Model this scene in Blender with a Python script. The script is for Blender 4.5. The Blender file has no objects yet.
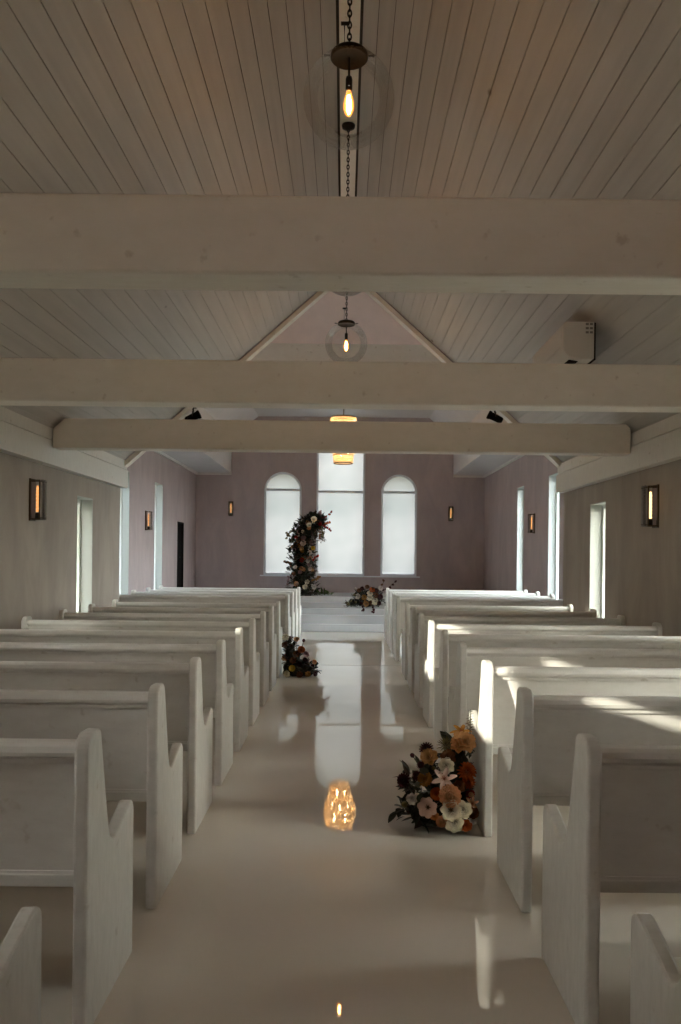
import bpy, bmesh, math, random
from mathutils import Vector, Matrix, Euler, noise
random.seed(11)
PI = math.pi
SC = bpy.context.scene
COL = SC.collection
R = math.radians

# ------------------------------------------------------------------ camera numbers
FPX, CX, CY, HC, ROLL = 780.0, 344.0, 556.0, 1.47, R(0.6)

def at(x, y, Y):
    """point of the place seen at photo pixel (x, y) at distance Y"""
    u, v = (x-CX)/FPX, (CY-y)/FPX
    tu = u*math.cos(ROLL) - v*math.sin(ROLL)
    tv = u*math.sin(ROLL) + v*math.cos(ROLL)
    return Vector((tu*Y, Y, HC+tv*Y))

# ------------------------------------------------------------------ materials
def new_mat(name):
    m = bpy.data.materials.new(name); m.use_nodes = True
    nt = m.node_tree
    return m, nt, nt.nodes['Principled BSDF'], nt.nodes['Material Output']

def mat(name, col, rough=.5, metal=0, spec=.5, var=.0, scale=8, bump=0, bscale=40, stretch=(1,1,1), col2=None, coat=0):
    m, nt, p, out = new_mat(name)
    p.inputs['Base Color'].default_value = (*col, 1)
    p.inputs['Roughness'].default_value = rough
    p.inputs['Metallic'].default_value = metal
    p.inputs['Specular IOR Level'].default_value = spec
    if coat:
        p.inputs['Coat Weight'].default_value = coat
        p.inputs['Coat Roughness'].default_value = .04
    if var or bump or col2:
        tc = nt.nodes.new('ShaderNodeTexCoord'); mp = nt.nodes.new('ShaderNodeMapping')
        mp.inputs['Scale'].default_value = stretch
        nt.links.new(tc.outputs['Object'], mp.inputs['Vector'])
        if var or col2:
            n = nt.nodes.new('ShaderNodeTexNoise'); n.inputs['Scale'].default_value = scale
            n.inputs['Detail'].default_value = 6; n.inputs['Roughness'].default_value = .6
            nt.links.new(mp.outputs['Vector'], n.inputs['Vector'])
            r = nt.nodes.new('ShaderNodeValToRGB')
            c2 = col2 or tuple(c*(1-var) for c in col)
            r.color_ramp.elements[0].position = .32; r.color_ramp.elements[1].position = .68
            r.color_ramp.elements[0].color = (*c2, 1); r.color_ramp.elements[1].color = (*col, 1)
            nt.links.new(n.outputs['Fac'], r.inputs['Fac'])
            nt.links.new(r.outputs['Color'], p.inputs['Base Color'])
        if bump:
            n2 = nt.nodes.new('ShaderNodeTexNoise'); n2.inputs['Scale'].default_value = bscale
            n2.inputs['Detail'].default_value = 4
            nt.links.new(mp.outputs['Vector'], n2.inputs['Vector'])
            b = nt.nodes.new('ShaderNodeBump'); b.inputs['Strength'].default_value = bump
            b.inputs['Distance'].default_value = .02
            nt.links.new(n2.outputs['Fac'], b.inputs['Height'])
            nt.links.new(b.outputs['Normal'], p.inputs['Normal'])
    return m

def emit(name, col, s):
    m, nt, p, out = new_mat(name)
    nt.nodes.remove(p)
    e = nt.nodes.new('ShaderNodeEmission'); e.inputs['Color'].default_value = (*col, 1); e.inputs['Strength'].default_value = s
    nt.links.new(e.outputs[0], out.inputs['Surface'])
    return m

def thin_glass(name, tint=(1,1,1), refl=1.0, rough=.01):
    """thin pane: lets light through, mirrors at glancing angles"""
    m, nt, p, out = new_mat(name)
    nt.nodes.remove(p)
    t = nt.nodes.new('ShaderNodeBsdfTransparent'); t.inputs['Color'].default_value = (*tint, 1)
    g = nt.nodes.new('ShaderNodeBsdfGlossy'); g.inputs['Roughness'].default_value = rough
    f = nt.nodes.new('ShaderNodeFresnel'); f.inputs['IOR'].default_value = 1.45
    mu = nt.nodes.new('ShaderNodeMath'); mu.operation = 'MULTIPLY'; mu.inputs[1].default_value = refl
    mx = nt.nodes.new('ShaderNodeMixShader')
    nt.links.new(f.outputs[0], mu.inputs[0]); nt.links.new(mu.outputs[0], mx.inputs[0])
    nt.links.new(t.outputs[0], mx.inputs[1]); nt.links.new(g.outputs[0], mx.inputs[2])
    nt.links.new(mx.outputs[0], out.inputs['Surface'])
    return m

def frosted(name, col, clear=.0):
    m, nt, p, out = new_mat(name)
    nt.nodes.remove(p)
    t = nt.nodes.new('ShaderNodeBsdfTranslucent')
    tc = nt.nodes.new('ShaderNodeTexCoord'); n = nt.nodes.new('ShaderNodeTexNoise')
    n.inputs['Scale'].default_value = .75; n.inputs['Detail'].default_value = 2
    r = nt.nodes.new('ShaderNodeValToRGB')
    r.color_ramp.elements[0].position = .3; r.color_ramp.elements[1].position = .7
    r.color_ramp.elements[0].color = (col[0]*.77, col[1]*.80, col[2]*.80, 1); r.color_ramp.elements[1].color = (*col, 1)  # random mottling stands in for blurred foliage light behind the panes
    nt.links.new(tc.outputs['Object'], n.inputs['Vector']); nt.links.new(n.outputs['Fac'], r.inputs['Fac'])
    nt.links.new(r.outputs['Color'], t.inputs['Color'])
    g = nt.nodes.new('ShaderNodeBsdfTransparent')
    mx = nt.nodes.new('ShaderNodeMixShader'); mx.inputs[0].default_value = clear
    nt.links.new(t.outputs[0], mx.inputs[1]); nt.links.new(g.outputs[0], mx.inputs[2])
    nt.links.new(mx.outputs[0], out.inputs['Surface'])
    return m

def plank_mat(name, col, along='Y', gap=(.10,.085,.075)):
    """painted tongue-and-groove boards: board tone varies a little, knots; the grooves are in the mesh"""
    m, nt, p, out = new_mat(name)
    p.inputs['Roughness'].default_value = .45
    tc = nt.nodes.new('ShaderNodeTexCoord'); mp = nt.nodes.new('ShaderNodeMapping')
    mp.inputs['Scale'].default_value = (6, .35, 6)
    n = nt.nodes.new('ShaderNodeTexNoise'); n.inputs['Scale'].default_value = 2.2; n.inputs['Detail'].default_value = 7
    r = nt.nodes.new('ShaderNodeValToRGB')
    r.color_ramp.elements[0].position = .3; r.color_ramp.elements[1].position = .72
    r.color_ramp.elements[0].color = (*[c*.84 for c in col], 1); r.color_ramp.elements[1].color = (*col, 1)
    nt.links.new(tc.outputs['Object'], mp.inputs['Vector']); nt.links.new(mp.outputs['Vector'], n.inputs['Vector'])
    nt.links.new(n.outputs['Fac'], r.inputs['Fac'])
    # sparse knots
    vo = nt.nodes.new('ShaderNodeTexVoronoi'); vo.inputs['Scale'].default_value = 1.9
    mp2 = nt.nodes.new('ShaderNodeMapping'); mp2.inputs['Scale'].default_value = (1, .55, 1)
    nt.links.new(tc.outputs['Object'], mp2.inputs['Vector']); nt.links.new(mp2.outputs['Vector'], vo.inputs['Vector'])
    r2 = nt.nodes.new('ShaderNodeValToRGB')
    r2.color_ramp.elements[0].position = .022; r2.color_ramp.elements[1].position = .05
    r2.color_ramp.elements[0].color = (.35,.3,.26,1); r2.color_ramp.elements[1].color = (1,1,1,1)
    nt.links.new(vo.outputs['Distance'], r2.inputs['Fac'])
    mx = nt.nodes.new('ShaderNodeMix'); mx.data_type = 'RGBA'; mx.blend_type = 'MULTIPLY'; mx.inputs[0].default_value = 1
    nt.links.new(r.outputs['Color'], mx.inputs[6]); nt.links.new(r2.outputs['Color'], mx.inputs[7])
    nt.links.new(mx.outputs[2], p.inputs['Base Color'])
    return m

def wood_paint(name, col, wear, rough=.42):
    """brushed white paint over wood: faint grain, rubbed patches"""
    m, nt, p, out = new_mat(name)
    p.inputs['Roughness'].default_value = rough
    tc = nt.nodes.new('ShaderNodeTexCoord'); mp = nt.nodes.new('ShaderNodeMapping')
    mp.inputs['Scale'].default_value = (1.2, 7, 2.0)
    n = nt.nodes.new('ShaderNodeTexNoise'); n.inputs['Scale'].default_value = 5; n.inputs['Detail'].default_value = 8
    n.inputs['Roughness'].default_value = .65
    r = nt.nodes.new('ShaderNodeValToRGB')
    r.color_ramp.elements[0].position = .30; r.color_ramp.elements[1].position = .62
    r.color_ramp.elements[0].color = (*wear, 1); r.color_ramp.elements[1].color = (*col, 1)
    nt.links.new(tc.outputs['Object'], mp.inputs['Vector']); nt.links.new(mp.outputs['Vector'], n.inputs['Vector'])
    nt.links.new(n.outputs['Fac'], r.inputs['Fac'])
    # scuffs: small dark specks
    n3 = nt.nodes.new('ShaderNodeTexNoise'); n3.inputs['Scale'].default_value = 14; n3.inputs['Detail'].default_value = 3
    nt.links.new(tc.outputs['Object'], n3.inputs['Vector'])
    r3 = nt.nodes.new('ShaderNodeValToRGB')
    r3.color_ramp.elements[0].position = .24; r3.color_ramp.elements[1].position = .34
    r3.color_ramp.elements[0].color = (.80,.76,.72,1); r3.color_ramp.elements[1].color = (1,1,1,1)
    nt.links.new(n3.outputs['Fac'], r3.inputs['Fac'])
    mx = nt.nodes.new('ShaderNodeMix'); mx.data_type = 'RGBA'; mx.blend_type = 'MULTIPLY'; mx.inputs[0].default_value = 1
    nt.links.new(r.outputs['Color'], mx.inputs[6]); nt.links.new(r3.outputs['Color'], mx.inputs[7])
    nt.links.new(mx.outputs[2], p.inputs['Base Color'])
    b = nt.nodes.new('ShaderNodeBump'); b.inputs['Strength'].default_value = .12; b.inputs['Distance'].default_value = .01
    nt.links.new(n.outputs['Fac'], b.inputs['Height']); nt.links.new(b.outputs['Normal'], p.inputs['Normal'])
    return m

def limewash(name, a, b):
    m, nt, p, out = new_mat(name)
    p.inputs['Roughness'].default_value = .8; p.inputs['Specular IOR Level'].default_value = .25
    tc = nt.nodes.new('ShaderNodeTexCoord'); mp = nt.nodes.new('ShaderNodeMapping')
    mp.inputs['Scale'].default_value = (1.6, 1.6, .55)
    n = nt.nodes.new('ShaderNodeTexNoise'); n.inputs['Scale'].default_value = 1.7; n.inputs['Detail'].default_value = 9
    n.inputs['Roughness'].default_value = .62; n.inputs['Distortion'].default_value = .6
    r = nt.nodes.new('ShaderNodeValToRGB')
    r.color_ramp.elements[0].position = .34; r.color_ramp.elements[1].position = .68
    r.color_ramp.elements[0].color = (*b, 1); r.color_ramp.elements[1].color = (*a, 1)
    nt.links.new(tc.outputs['Object'], mp.inputs['Vector']); nt.links.new(mp.outputs['Vector'], n.inputs['Vector'])
    nt.links.new(n.outputs['Fac'], r.inputs['Fac']); nt.links.new(r.outputs['Color'], p.inputs['Base Color'])
    bp = nt.nodes.new('ShaderNodeBump'); bp.inputs['Strength'].default_value = .08; bp.inputs['Distance'].default_value = .02
    nt.links.new(n.outputs['Fac'], bp.inputs['Height']); nt.links.new(bp.outputs['Normal'], p.inputs['Normal'])
    return m

M = {}
M['plaster'] = limewash('limewash plaster', (.44,.375,.325), (.345,.293,.252))
M['plaster_rose'] = limewash('rose limewash plaster', (.49,.415,.415), (.405,.345,.348))
M['ceil_plain'] = mat('painted ceiling', (.68,.66,.65), .6, var=.06, scale=2)
M['ceil_rose'] = limewash('rose ceiling plaster', (.80,.62,.55), (.73,.56,.50))
M['planks'] = plank_mat('painted boards', (.56,.52,.485))
M['beam'] = wood_paint('painted beam', (.82,.76,.675), (.77,.71,.62), .5)
M['trim'] = wood_paint('trim paint', (.72,.70,.66), (.66,.64,.60), .45)
M['pew'] = wood_paint('pew paint', (.72,.685,.645), (.64,.60,.555), .36)
M['pew_edge'] = wood_paint('pew edge paint', (.66,.625,.58), (.57,.535,.49), .4)
M['dark_gap'] = mat('dark groove', (.05,.042,.036), .8)
M['bronze'] = mat('dark bronze', (.09,.065,.042), .35, metal=1.0)
M['bronze_mirror'] = mat('bronze mirror', (.60,.52,.45), .06, metal=1.0)
M['black_metal'] = mat('blackened iron', (.025,.02,.017), .45, metal=.7)
M['black'] = mat('black paint', (.006,.006,.006), .7, spec=.1)
M['white_plastic'] = mat('white plastic', (.62,.58,.53), .4)
M['globe'] = thin_glass('clear globe glass', (.985,.98,.97), .45)
M['clear'] = thin_glass('clear window glass', (.93,.97,.96), .7)
M['cool_light_clear'] = thin_glass('cool skylight window glass', (.86,.94,1.0), .7)  # blue tint stands in for cooler daylight in the transept
M['frost'] = frosted('frosted glass', (.54,.52,.52), .0)
M['frame'] = mat('window frame paint', (.78,.83,.88), .45)
M['wframe'] = mat('side window frame paint', (.74,.75,.72), .45)
M['reveal'] = mat('window reveal paint', (.46,.47,.44), .6)
M['bulb'] = emit('glowing filament bulb', (1.0,.50,.16), 60)
M['filament'] = emit('bright filament', (1.0,.60,.28), 75)
M['tube'] = emit('amber tube lamp', (1.0,.42,.13), .42)
M['tube_dim'] = emit('bright amber tube lamp', (1.0,.56,.22), 1.3)
M['candle'] = emit('chandelier bulb glow', (1.0,.60,.28), 85)
M['amber_glass'] = thin_glass('amber lamp glass', (.9,.62,.32), .6)
def glow_glass():
    m = thin_glass('glowing bulb glass', (.98,.75,.45), .5); nt = m.node_tree
    out = [n for n in nt.nodes if n.type == 'OUTPUT_MATERIAL'][0]; sh = out.inputs['Surface'].links[0].from_socket
    e = nt.nodes.new('ShaderNodeEmission'); e.inputs['Color'].default_value = (1,.36,.08,1); e.inputs['Strength'].default_value = .35
    a = nt.nodes.new('ShaderNodeAddShader'); nt.links.new(sh, a.inputs[0]); nt.links.new(e.outputs[0], a.inputs[1]); nt.links.new(a.outputs[0], out.inputs['Surface'])
    return m
M['glow_glass'] = glow_glass()
# floor: polished cream resin
def floor_mat():
    m, nt, p, out = new_mat('polished cream resin')
    tc = nt.nodes.new('ShaderNodeTexCoord')
    n = nt.nodes.new('ShaderNodeTexNoise'); n.inputs['Scale'].default_value = .9; n.inputs['Detail'].default_value = 4
    r = nt.nodes.new('ShaderNodeValToRGB')
    r.color_ramp.elements[0].position = .3; r.color_ramp.elements[1].position = .7
    r.color_ramp.elements[0].color = (.66,.585,.50,1); r.color_ramp.elements[1].color = (.72,.645,.56,1)
    nt.links.new(tc.outputs['Object'], n.inputs['Vector']); nt.links.new(n.outputs['Fac'], r.inputs['Fac'])
    nt.links.new(r.outputs['Color'], p.inputs['Base Color'])
    p.inputs['Roughness'].default_value = .022; p.inputs['IOR'].default_value = 1.72
    n2 = nt.nodes.new('ShaderNodeTexNoise'); n2.inputs['Scale'].default_value = 2.2; n2.inputs['Detail'].default_value = 1
    nt.links.new(tc.outputs['Object'], n2.inputs['Vector'])
    b = nt.nodes.new('ShaderNodeBump'); b.inputs['Strength'].default_value = .012; b.inputs['Distance'].default_value = .05
    nt.links.new(n2.outputs['Fac'], b.inputs['Height']); nt.links.new(b.outputs['Normal'], p.inputs['Normal'])
    return m
M['floor'] = floor_mat()
M['step'] = mat('white step paint', (.62,.62,.62), .18, var=.06, scale=3)
def crystal_mat():
    m, nt, p, out = new_mat('crystal strands')
    nt.nodes.remove(p)
    t = nt.nodes.new('ShaderNodeBsdfTranslucent'); t.inputs['Color'].default_value = (.95,.88,.74,1)
    g = nt.nodes.new('ShaderNodeBsdfGlossy'); g.inputs['Roughness'].default_value = .15; g.inputs['Color'].default_value = (.95,.85,.7,1)
    x = nt.nodes.new('ShaderNodeBsdfTransparent')
    a = nt.nodes.new('ShaderNodeMixShader'); a.inputs[0].default_value = .2
    b = nt.nodes.new('ShaderNodeMixShader'); b.inputs[0].default_value = .12
    nt.links.new(t.outputs[0], a.inputs[1]); nt.links.new(g.outputs[0], a.inputs[2])
    nt.links.new(a.outputs[0], b.inputs[1]); nt.links.new(x.outputs[0], b.inputs[2])
    nt.links.new(b.outputs[0], out.inputs['Surface'])
    return m
M['crystal'] = crystal_mat()

# ------------------------------------------------------------------ mesh helpers
def bm_new(): return bmesh.new()

def box(bm, a, b):
    x0,y0,z0 = a; x1,y1,z1 = b
    v = [bm.verts.new(p) for p in ((x0,y0,z0),(x1,y0,z0),(x1,y1,z0),(x0,y1,z0),(x0,y0,z1),(x1,y0,z1),(x1,y1,z1),(x0,y1,z1))]
    for f in ((0,3,2,1),(4,5,6,7),(0,1,5,4),(1,2,6,5),(2,3,7,6),(3,0,4,7)):
        bm.faces.new([v[i] for i in f])

def prism(bm, pts, axis, lo, hi):
    """pts: 2D outline; axis 'x' -> pts are (y,z), 'y' -> (x,z), 'z' -> (x,y)"""
    def P(p, t):
        return (t,p[0],p[1]) if axis == 'x' else ((p[0],t,p[1]) if axis == 'y' else (p[0],p[1],t))
    A = [bm.verts.new(P(p, lo)) for p in pts]; B = [bm.verts.new(P(p, hi)) for p in pts]
    n = len(pts)
    fs = [bm.faces.new(A), bm.faces.new(B[::-1])]
    for i in range(n):
        fs.append(bm.faces.new((A[i], B[i], B[(i+1)%n], A[(i+1)%n])))
    bmesh.ops.recalc_face_normals(bm, faces=fs)
    bmesh.ops.triangulate(bm, faces=fs[:2])
    return A, B

def tube(bm, pts, r, seg=8, r2=None):
    """round rod along points"""
    pts = [Vector(p) for p in pts]; n = len(pts); rings = []
    up = Vector((0,0,1))
    for i, p in enumerate(pts):
        d = (pts[min(i+1,n-1)] - pts[max(i-1,0)]).normalized()
        a = d.cross(up)
        if a.length < 1e-3: a = d.cross(Vector((1,0,0)))
        a.normalize(); b = d.cross(a).normalized()
        rr = r if r2 is None else r + (r2-r)*i/(n-1)
        rings.append([bm.verts.new(p + (a*math.cos(t) + b*math.sin(t))*rr) for t in [2*PI*k/seg for k in range(seg)]])
    for i in range(n-1):
        for k in range(seg):
            bm.faces.new((rings[i][k], rings[i][(k+1)%seg], rings[i+1][(k+1)%seg], rings[i+1][k]))
    bm.faces.new(rings[0][::-1]); bm.faces.new(rings[-1])

def lathe(bm, prof, seg=32, c=(0,0,0)):
    rings = []
    for r, z in prof:
        if r < 1e-5: rings.append([bm.verts.new((c[0], c[1], c[2]+z))])
        else: rings.append([bm.verts.new((c[0]+r*math.cos(2*PI*k/seg), c[1]+r*math.sin(2*PI*k/seg), c[2]+z)) for k in range(seg)])
    for A, B in zip(rings, rings[1:]):
        for k in range(seg):
            k2 = (k+1)%seg
            if len(A) == 1 and len(B) == 1: continue
            if len(A) == 1: bm.faces.new((A[0], B[k], B[k2]))
            elif len(B) == 1: bm.faces.new((A[k], A[k2], B[0]))
            else: bm.faces.new((A[k], A[k2], B[k2], B[k]))

def bevel(bm, w, seg=2, ang=R(35)):
    es = [e for e in bm.edges if len(e.link_faces) == 2 and e.calc_face_angle(0) > ang]
    bmesh.ops.bevel(bm, geom=es, offset=w, segments=seg, profile=.5, affect='EDGES', clamp_overlap=True)

def link(name, bm, m, parent=None, smooth=False, loc=None, fix=True):
    if fix: bmesh.ops.recalc_face_normals(bm, faces=bm.faces)
    me = bpy.data.meshes.new(name); bm.to_mesh(me); bm.free()
    ms = m if isinstance(m, (list, tuple)) else [m]
    for x in ms: me.materials.append(x)
    if smooth: me.polygons.foreach_set('use_smooth', [True]*len(me.polygons))
    o = bpy.data.objects.new(name, me); COL.objects.link(o)
    if parent: o.parent = parent
    if loc is not None: o.location = loc
    return o

def curve_solid(name, loops, y, half, m, parent=None, axis='y'):
    """flat outline with holes, extruded: outlines in (x,z) standing at depth y (or in (y,z) standing at x)"""
    cu = bpy.data.curves.new(name+'_c', 'CURVE'); cu.dimensions = '2D'; cu.fill_mode = 'BOTH'; cu.extrude = half
    for lp in loops:
        s = cu.splines.new('POLY'); s.points.add(len(lp)-1); s.use_cyclic_u = True
        for i, p in enumerate(lp): s.points[i].co = (p[0], p[1], 0, 1)
    tmp = bpy.data.objects.new(name+'_c', cu); COL.objects.link(tmp)
    dg = bpy.context.evaluated_depsgraph_get(); dg.update()
    me = bpy.data.meshes.new_from_object(tmp.evaluated_get(dg))
    bpy.data.objects.remove(tmp); bpy.data.curves.remove(cu)
    me.name = name
    if axis == 'y': me.transform(Matrix.Translation((0,y,0)) @ Matrix.Rotation(PI/2, 4, 'X'))
    else: me.transform(Matrix.Translation((y,0,0)) @ Matrix(((0,0,1,0),(1,0,0,0),(0,1,0,0),(0,0,0,1))))
    me.materials.clear(); me.materials.append(m)
    o = bpy.data.objects.new(name, me); COL.objects.link(o)
    if parent: o.parent = parent
    return o

def tag(o, label, cat, group=None, kind=None):
    o['label'] = label; o['category'] = cat
    if group: o['group'] = group
    if kind: o['kind'] = kind
    return o

def thing(name, label, cat, loc=(0,0,0), group=None, rz=0):
    o = bpy.data.objects.new(name, None); COL.objects.link(o)
    o.location = loc; o.rotation_euler = (0,0,rz); o.empty_display_size = .1
    return tag(o, label, cat, group)

def struct(o, label=None, cat=None):
    o['kind'] = 'structure'
    if label: o['label'] = label
    if cat: o['category'] = cat
    return o

def copy_tree(o, parent=None):
    c = o.copy(); COL.objects.link(c)
    if parent: c.parent = parent
    for ch in [x for x in o.children]: copy_tree(ch, c)
    return c

# ------------------------------------------------------------------ setting: dimensions
XL, XR = -3.05, 2.98           # nave walls
Y0, YE = -3.6, 10.6            # nave ends
TL, TR = -4.15, 3.91           # transept walls
YB = 21.8                      # back wall
YC = 15.6                      # where the chancel ceiling begins
APEX, SL = 5.38, .894

def wall_strips(name, x0, x1, ya, yb, za, zb, holes, m):
    """wall standing along Y with rectangular openings (y0,y1,z0,z1)"""
    bm = bm_new()
    ys = sorted({ya, yb, *[h[0] for h in holes], *[h[1] for h in holes]})
    for a, b in zip(ys, ys[1:]):
        zz = za
        for h in sorted(holes, key=lambda h: h[2]):
            if h[0] <= a+1e-6 and h[1] >= b-1e-6:
                if h[2] > zz: box(bm, (x0,a,zz), (x1,b,h[2]))
                zz = h[3]
        box(bm, (x0,a,zz), (x1,b,zb))
    bmesh.ops.remove_doubles(bm, verts=bm.verts, dist=1e-5)
    return struct(link(name, bm, m))

left_nave = [(8.9,9.46,.35,2.13), (5.75,6.30,.35,2.13), (3.86,4.60,1.55,2.20), (1.38,2.20,1.64,2.25), (-.02,.62,2.08,2.25)]  # all but the first are unseen openings, shaped to steer the sunlight
right_nave = [(8.9,9.46,.35,2.13), (5.6,6.1,.35,2.13), (3.1,3.75,.35,2.2)]  # openings after the first are unseen, sized to light the nave
wall_strips('wall_left', XL-.2, XL, Y0, YE, 0, 2.85, left_nave, M['plaster'])
wall_strips('wall_right', XR, XR+.2, Y0, YE, 0, 2.85, right_nave, M['plaster'])
left_tr = [(14.3,15.05,.5,3.05), (17.05,17.8,.5,3.05), (11.1,13.5,.5,3.05)]  # last opening is hidden from view, added to light the crossing
right_tr = [(14.2,14.95,.5,3.05), (17.0,17.65,.5,3.05), (11.1,13.4,.5,3.05)]  # wide last opening likewise unseen, added for daylight
wall_strips('wall_transept_left', TL-.2, TL, YE-.15, YB+.2, 0, 3.86, left_tr + [(19.4,20.12,.45,2.28)], M['plaster_rose'])
wall_strips('wall_transept_right', TR, TR+.2, YE-.15, YB+.2, 0, 3.86, right_tr, M['plaster_rose'])

# gable walls of the crossing above the side walls
for nm, a, b in (('wall_gable_left', TL-.2, TL), ('wall_gable_right', TR, TR+.2)):
    bm = bm_new()
    prism(bm, [(YE-.15,3.86),(YC+.1,3.86),(YC+.1,5.75),(13.1,7.95),(YE-.15,5.75)], 'x', a, b)
    struct(link(nm, bm, M['ceil_plain']))

# return walls between nave and transept, with the nave's gable opening
for nm, s, xi, xo in (('wall_return_left', -1, XL, TL-.2), ('wall_return_right', 1, XR, TR+.2)):
    bm = bm_new()
    xi += s*.02
    pts = [(xo,0),(xi,0),(xi,APEX-SL*abs(xi)),(0,APEX),(0,8.0),(xo,8.0)]
    prism(bm, pts, 'y', YE-.15, YE-.001)
    struct(link(nm, bm, M['plaster_rose']))

bm = bm_new()
box(bm, (TL-.2,YE-.20,0), (XL-.2,YE-.15,4.2)); box(bm, (XR+.2,YE-.20,0), (TR+.2,YE-.15,4.2))  # outside slabs added to darken the view through the nave windows
struct(link('wall_added_cladding', bm, mat('added dark cladding', (.17,.17,.145), .8, var=.3, scale=4, stretch=(6,6,.6))))
# back wall with three arched windows
def arch_loop(x0, x1, zs, zspring, n=28, inset=0):
    x0 += inset; x1 -= inset; zs += inset
    r = (x1-x0)/2; cx = (x0+x1)/2
    pts = [(x0,zs),(x1,zs)]
    for i in range(n+1):
        t = PI*i/n
        pts.append((cx+r*math.cos(t), zspring+r*math.sin(t)))
    return pts
arches = [(-2.25,-1.20,.92,3.28), (-.79,.57,.92,4.50), (1.02,2.03,.92,3.26)]
outer = [(TL-.2,0),(TR+.2,0),(TR+.2,5.6),(TL-.2,5.6)]
struct(curve_solid('wall_back', [outer] + [arch_loop(*a) for a in arches], YB+.125, .125, M['plaster_rose']))
trans = (3.31, 3.27, 3.27)
for i, (a, tz) in enumerate(zip(arches, trans)):
    root = thing('window_%d' % (i+1), ('arched frosted window nearest the flower column, tall and narrow',
        'wide frosted central window behind the chandelier', 'arched frosted window beyond the low altar flowers')[i], 'window', ((a[0]+a[1])/2, YB+.05, a[2]))
    root['kind'] = 'structure'
    off = Vector((-root.location.x, -root.location.y, -root.location.z))
    fr = curve_solid('window_frame', [arch_loop(*a), arch_loop(a[0],a[1],a[2],a[3],inset=.055)], YB+.06, .035, M['frame'])
    fr.data.transform(Matrix.Translation(off)); fr.parent = root
    pn = curve_solid('frosted_pane', [arch_loop(a[0],a[1],a[2],a[3],inset=.05)], YB+.075, .004, M['frost'])
    pn.data.transform(Matrix.Translation(off)); pn.parent = root
    bm = bm_new(); box(bm, (a[0]+.03, YB+.03, tz-.03), (a[1]-.03, YB+.09, tz+.03)); bevel(bm, .006)
    bm.transform(Matrix.Translation(off)); link('transom', bm, M['frame'], root)
bm = bm_new(); box(bm, (-2.34,YB-.06,.885), (2.12,YB+.03,.92)); bevel(bm, .008)
struct(link('trim_1', bm, M['frame']))

# rear wall behind the camera, with a high opening added to light the beams
bm = bm_new()
W0, W1 = XL-.2, XR+.2
box(bm, (W0,Y0-.2,0), (W1,Y0,3.5)); box(bm, (W0,Y0-.2,3.5), (-.31,Y0,4.0)); box(bm, (.31,Y0-.2,3.5), (W1,Y0,4.0))
prism(bm, [(W0,4.0),(W1,4.0),(W1,4.2),(0,5.6),(W0,4.2)], 'y', Y0-.2, Y0)
struct(link('wall_rear', bm, M['plaster']))

# floor
bm = bm_new(); box(bm, (TL-.2,Y0-.2,-.12), (TR+.2,YB+.25,0))
struct(link('floor', bm, M['floor']))
bm = bm_new(); box(bm, (XL,10.49,0), (XR,10.502,.0015))
struct(link('trim_2', bm, mat('floor joint', (.16,.14,.12), .4)))

# boarded nave ceiling: boards run lengthwise, thin dark grooves between them
def boarded_slope(name, s):
    bm = bm_new(); w = .105; gap = .0045
    n = int(3.32/w)
    x = .095
    while x < 3.3:
        xa, xb = x+gap*.5, x+w-gap*.5
        za, zb = APEX-SL*xa, APEX-SL*xb
        t = .02
        for ya, yb in ((Y0, YE),):
            pts = [(s*xa,za),(s*xb,zb),(s*xb,zb+t),(s*xa,za+t)]
            A, B = prism(bm, pts, 'y', ya, yb-.12)
        x += w
    o = link(name, bm, M['planks'])
    struct(o)
    bm = bm_new()
    prism(bm, [(0,APEX+.018),(s*3.3,APEX+.018-SL*3.3),(s*3.3,APEX+.12-SL*3.3),(0,APEX+.14)], 'y', Y0-.2, YE)
    struct(link('ceiling_backing_' + ('left' if s < 0 else 'right'), bm, M['dark_gap']))
boarded_slope('ceiling_slope_left', -1); boarded_slope('ceiling_slope_right', 1)
# ridge board
bm = bm_new(); box(bm, (-.075,Y0,APEX-.10), (.075,YE-.12,APEX-.02)); bevel(bm, .006)
struct(link('trim_3', bm, M['beam']))

# wall plates (two stacked boards along each eave)
for nm, s, xw in (('trim_4', -1, XL), ('trim_5', 1, XR)):
    bm = bm_new()
    for (d, za, zb) in ((.10,2.36,2.60), (.085,2.612,2.74)):
        x0, x1 = sorted((xw, xw-s*d)); box(bm, (x0,Y0,za), (x1,YE+.02,zb))
    bevel(bm, .008)
    struct(link(nm, bm, M['trim']))
# rake boards at the nave's open gable end
for nm, s in (('trim_6', -1), ('trim_7', 1)):
    bm = bm_new(); d = .075
    xe = 2.96
    prism(bm, [(0,APEX-.015),(s*xe,APEX-.015-SL*xe),(s*xe,APEX-.015-SL*xe-d),(0,APEX-.015-d)], 'y', YE-.12, YE+.03)
    struct(link(nm, bm, M['beam']))

# crossing roof (cross gable) and chancel ceiling
bm = bm_new()
prism(bm, [(YE-.15,5.71),(13.1,7.8),(YC,5.71),(YC,5.85),(13.1,7.95),(YE-.15,5.85)], 'x', TL-.2, TR+.2)
struct(link('ceiling_crossing', bm, M['ceil_rose']))
bm = bm_new()
prism(bm, [(TL,3.76),(-3.17,3.76),(-3.17,4.75),(-2.43,5.35),(2.35,5.35),(3.03,4.75),(3.03,3.76),(TR,3.76),(TR,5.75),(TL,5.75)], 'y', YC, YC+.1)
struct(link('wall_fascia', bm, M['beam']))
sec = [(TL-.2,3.76),(-3.17,3.76),(-3.17,4.75),(-2.43,5.35),(2.35,5.35),(3.03,4.75),(3.03,3.76),(TR+.2,3.76)]
bm = bm_new()
prism(bm, sec + [(TR+.2,5.7),(TL-.2,5.7)], 'y', YC+.1, YB+.1)
struct(link('ceiling_chancel', bm, M['ceil_plain']))
bm = bm_new()  # small cornice where the soffits meet the walls
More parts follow.
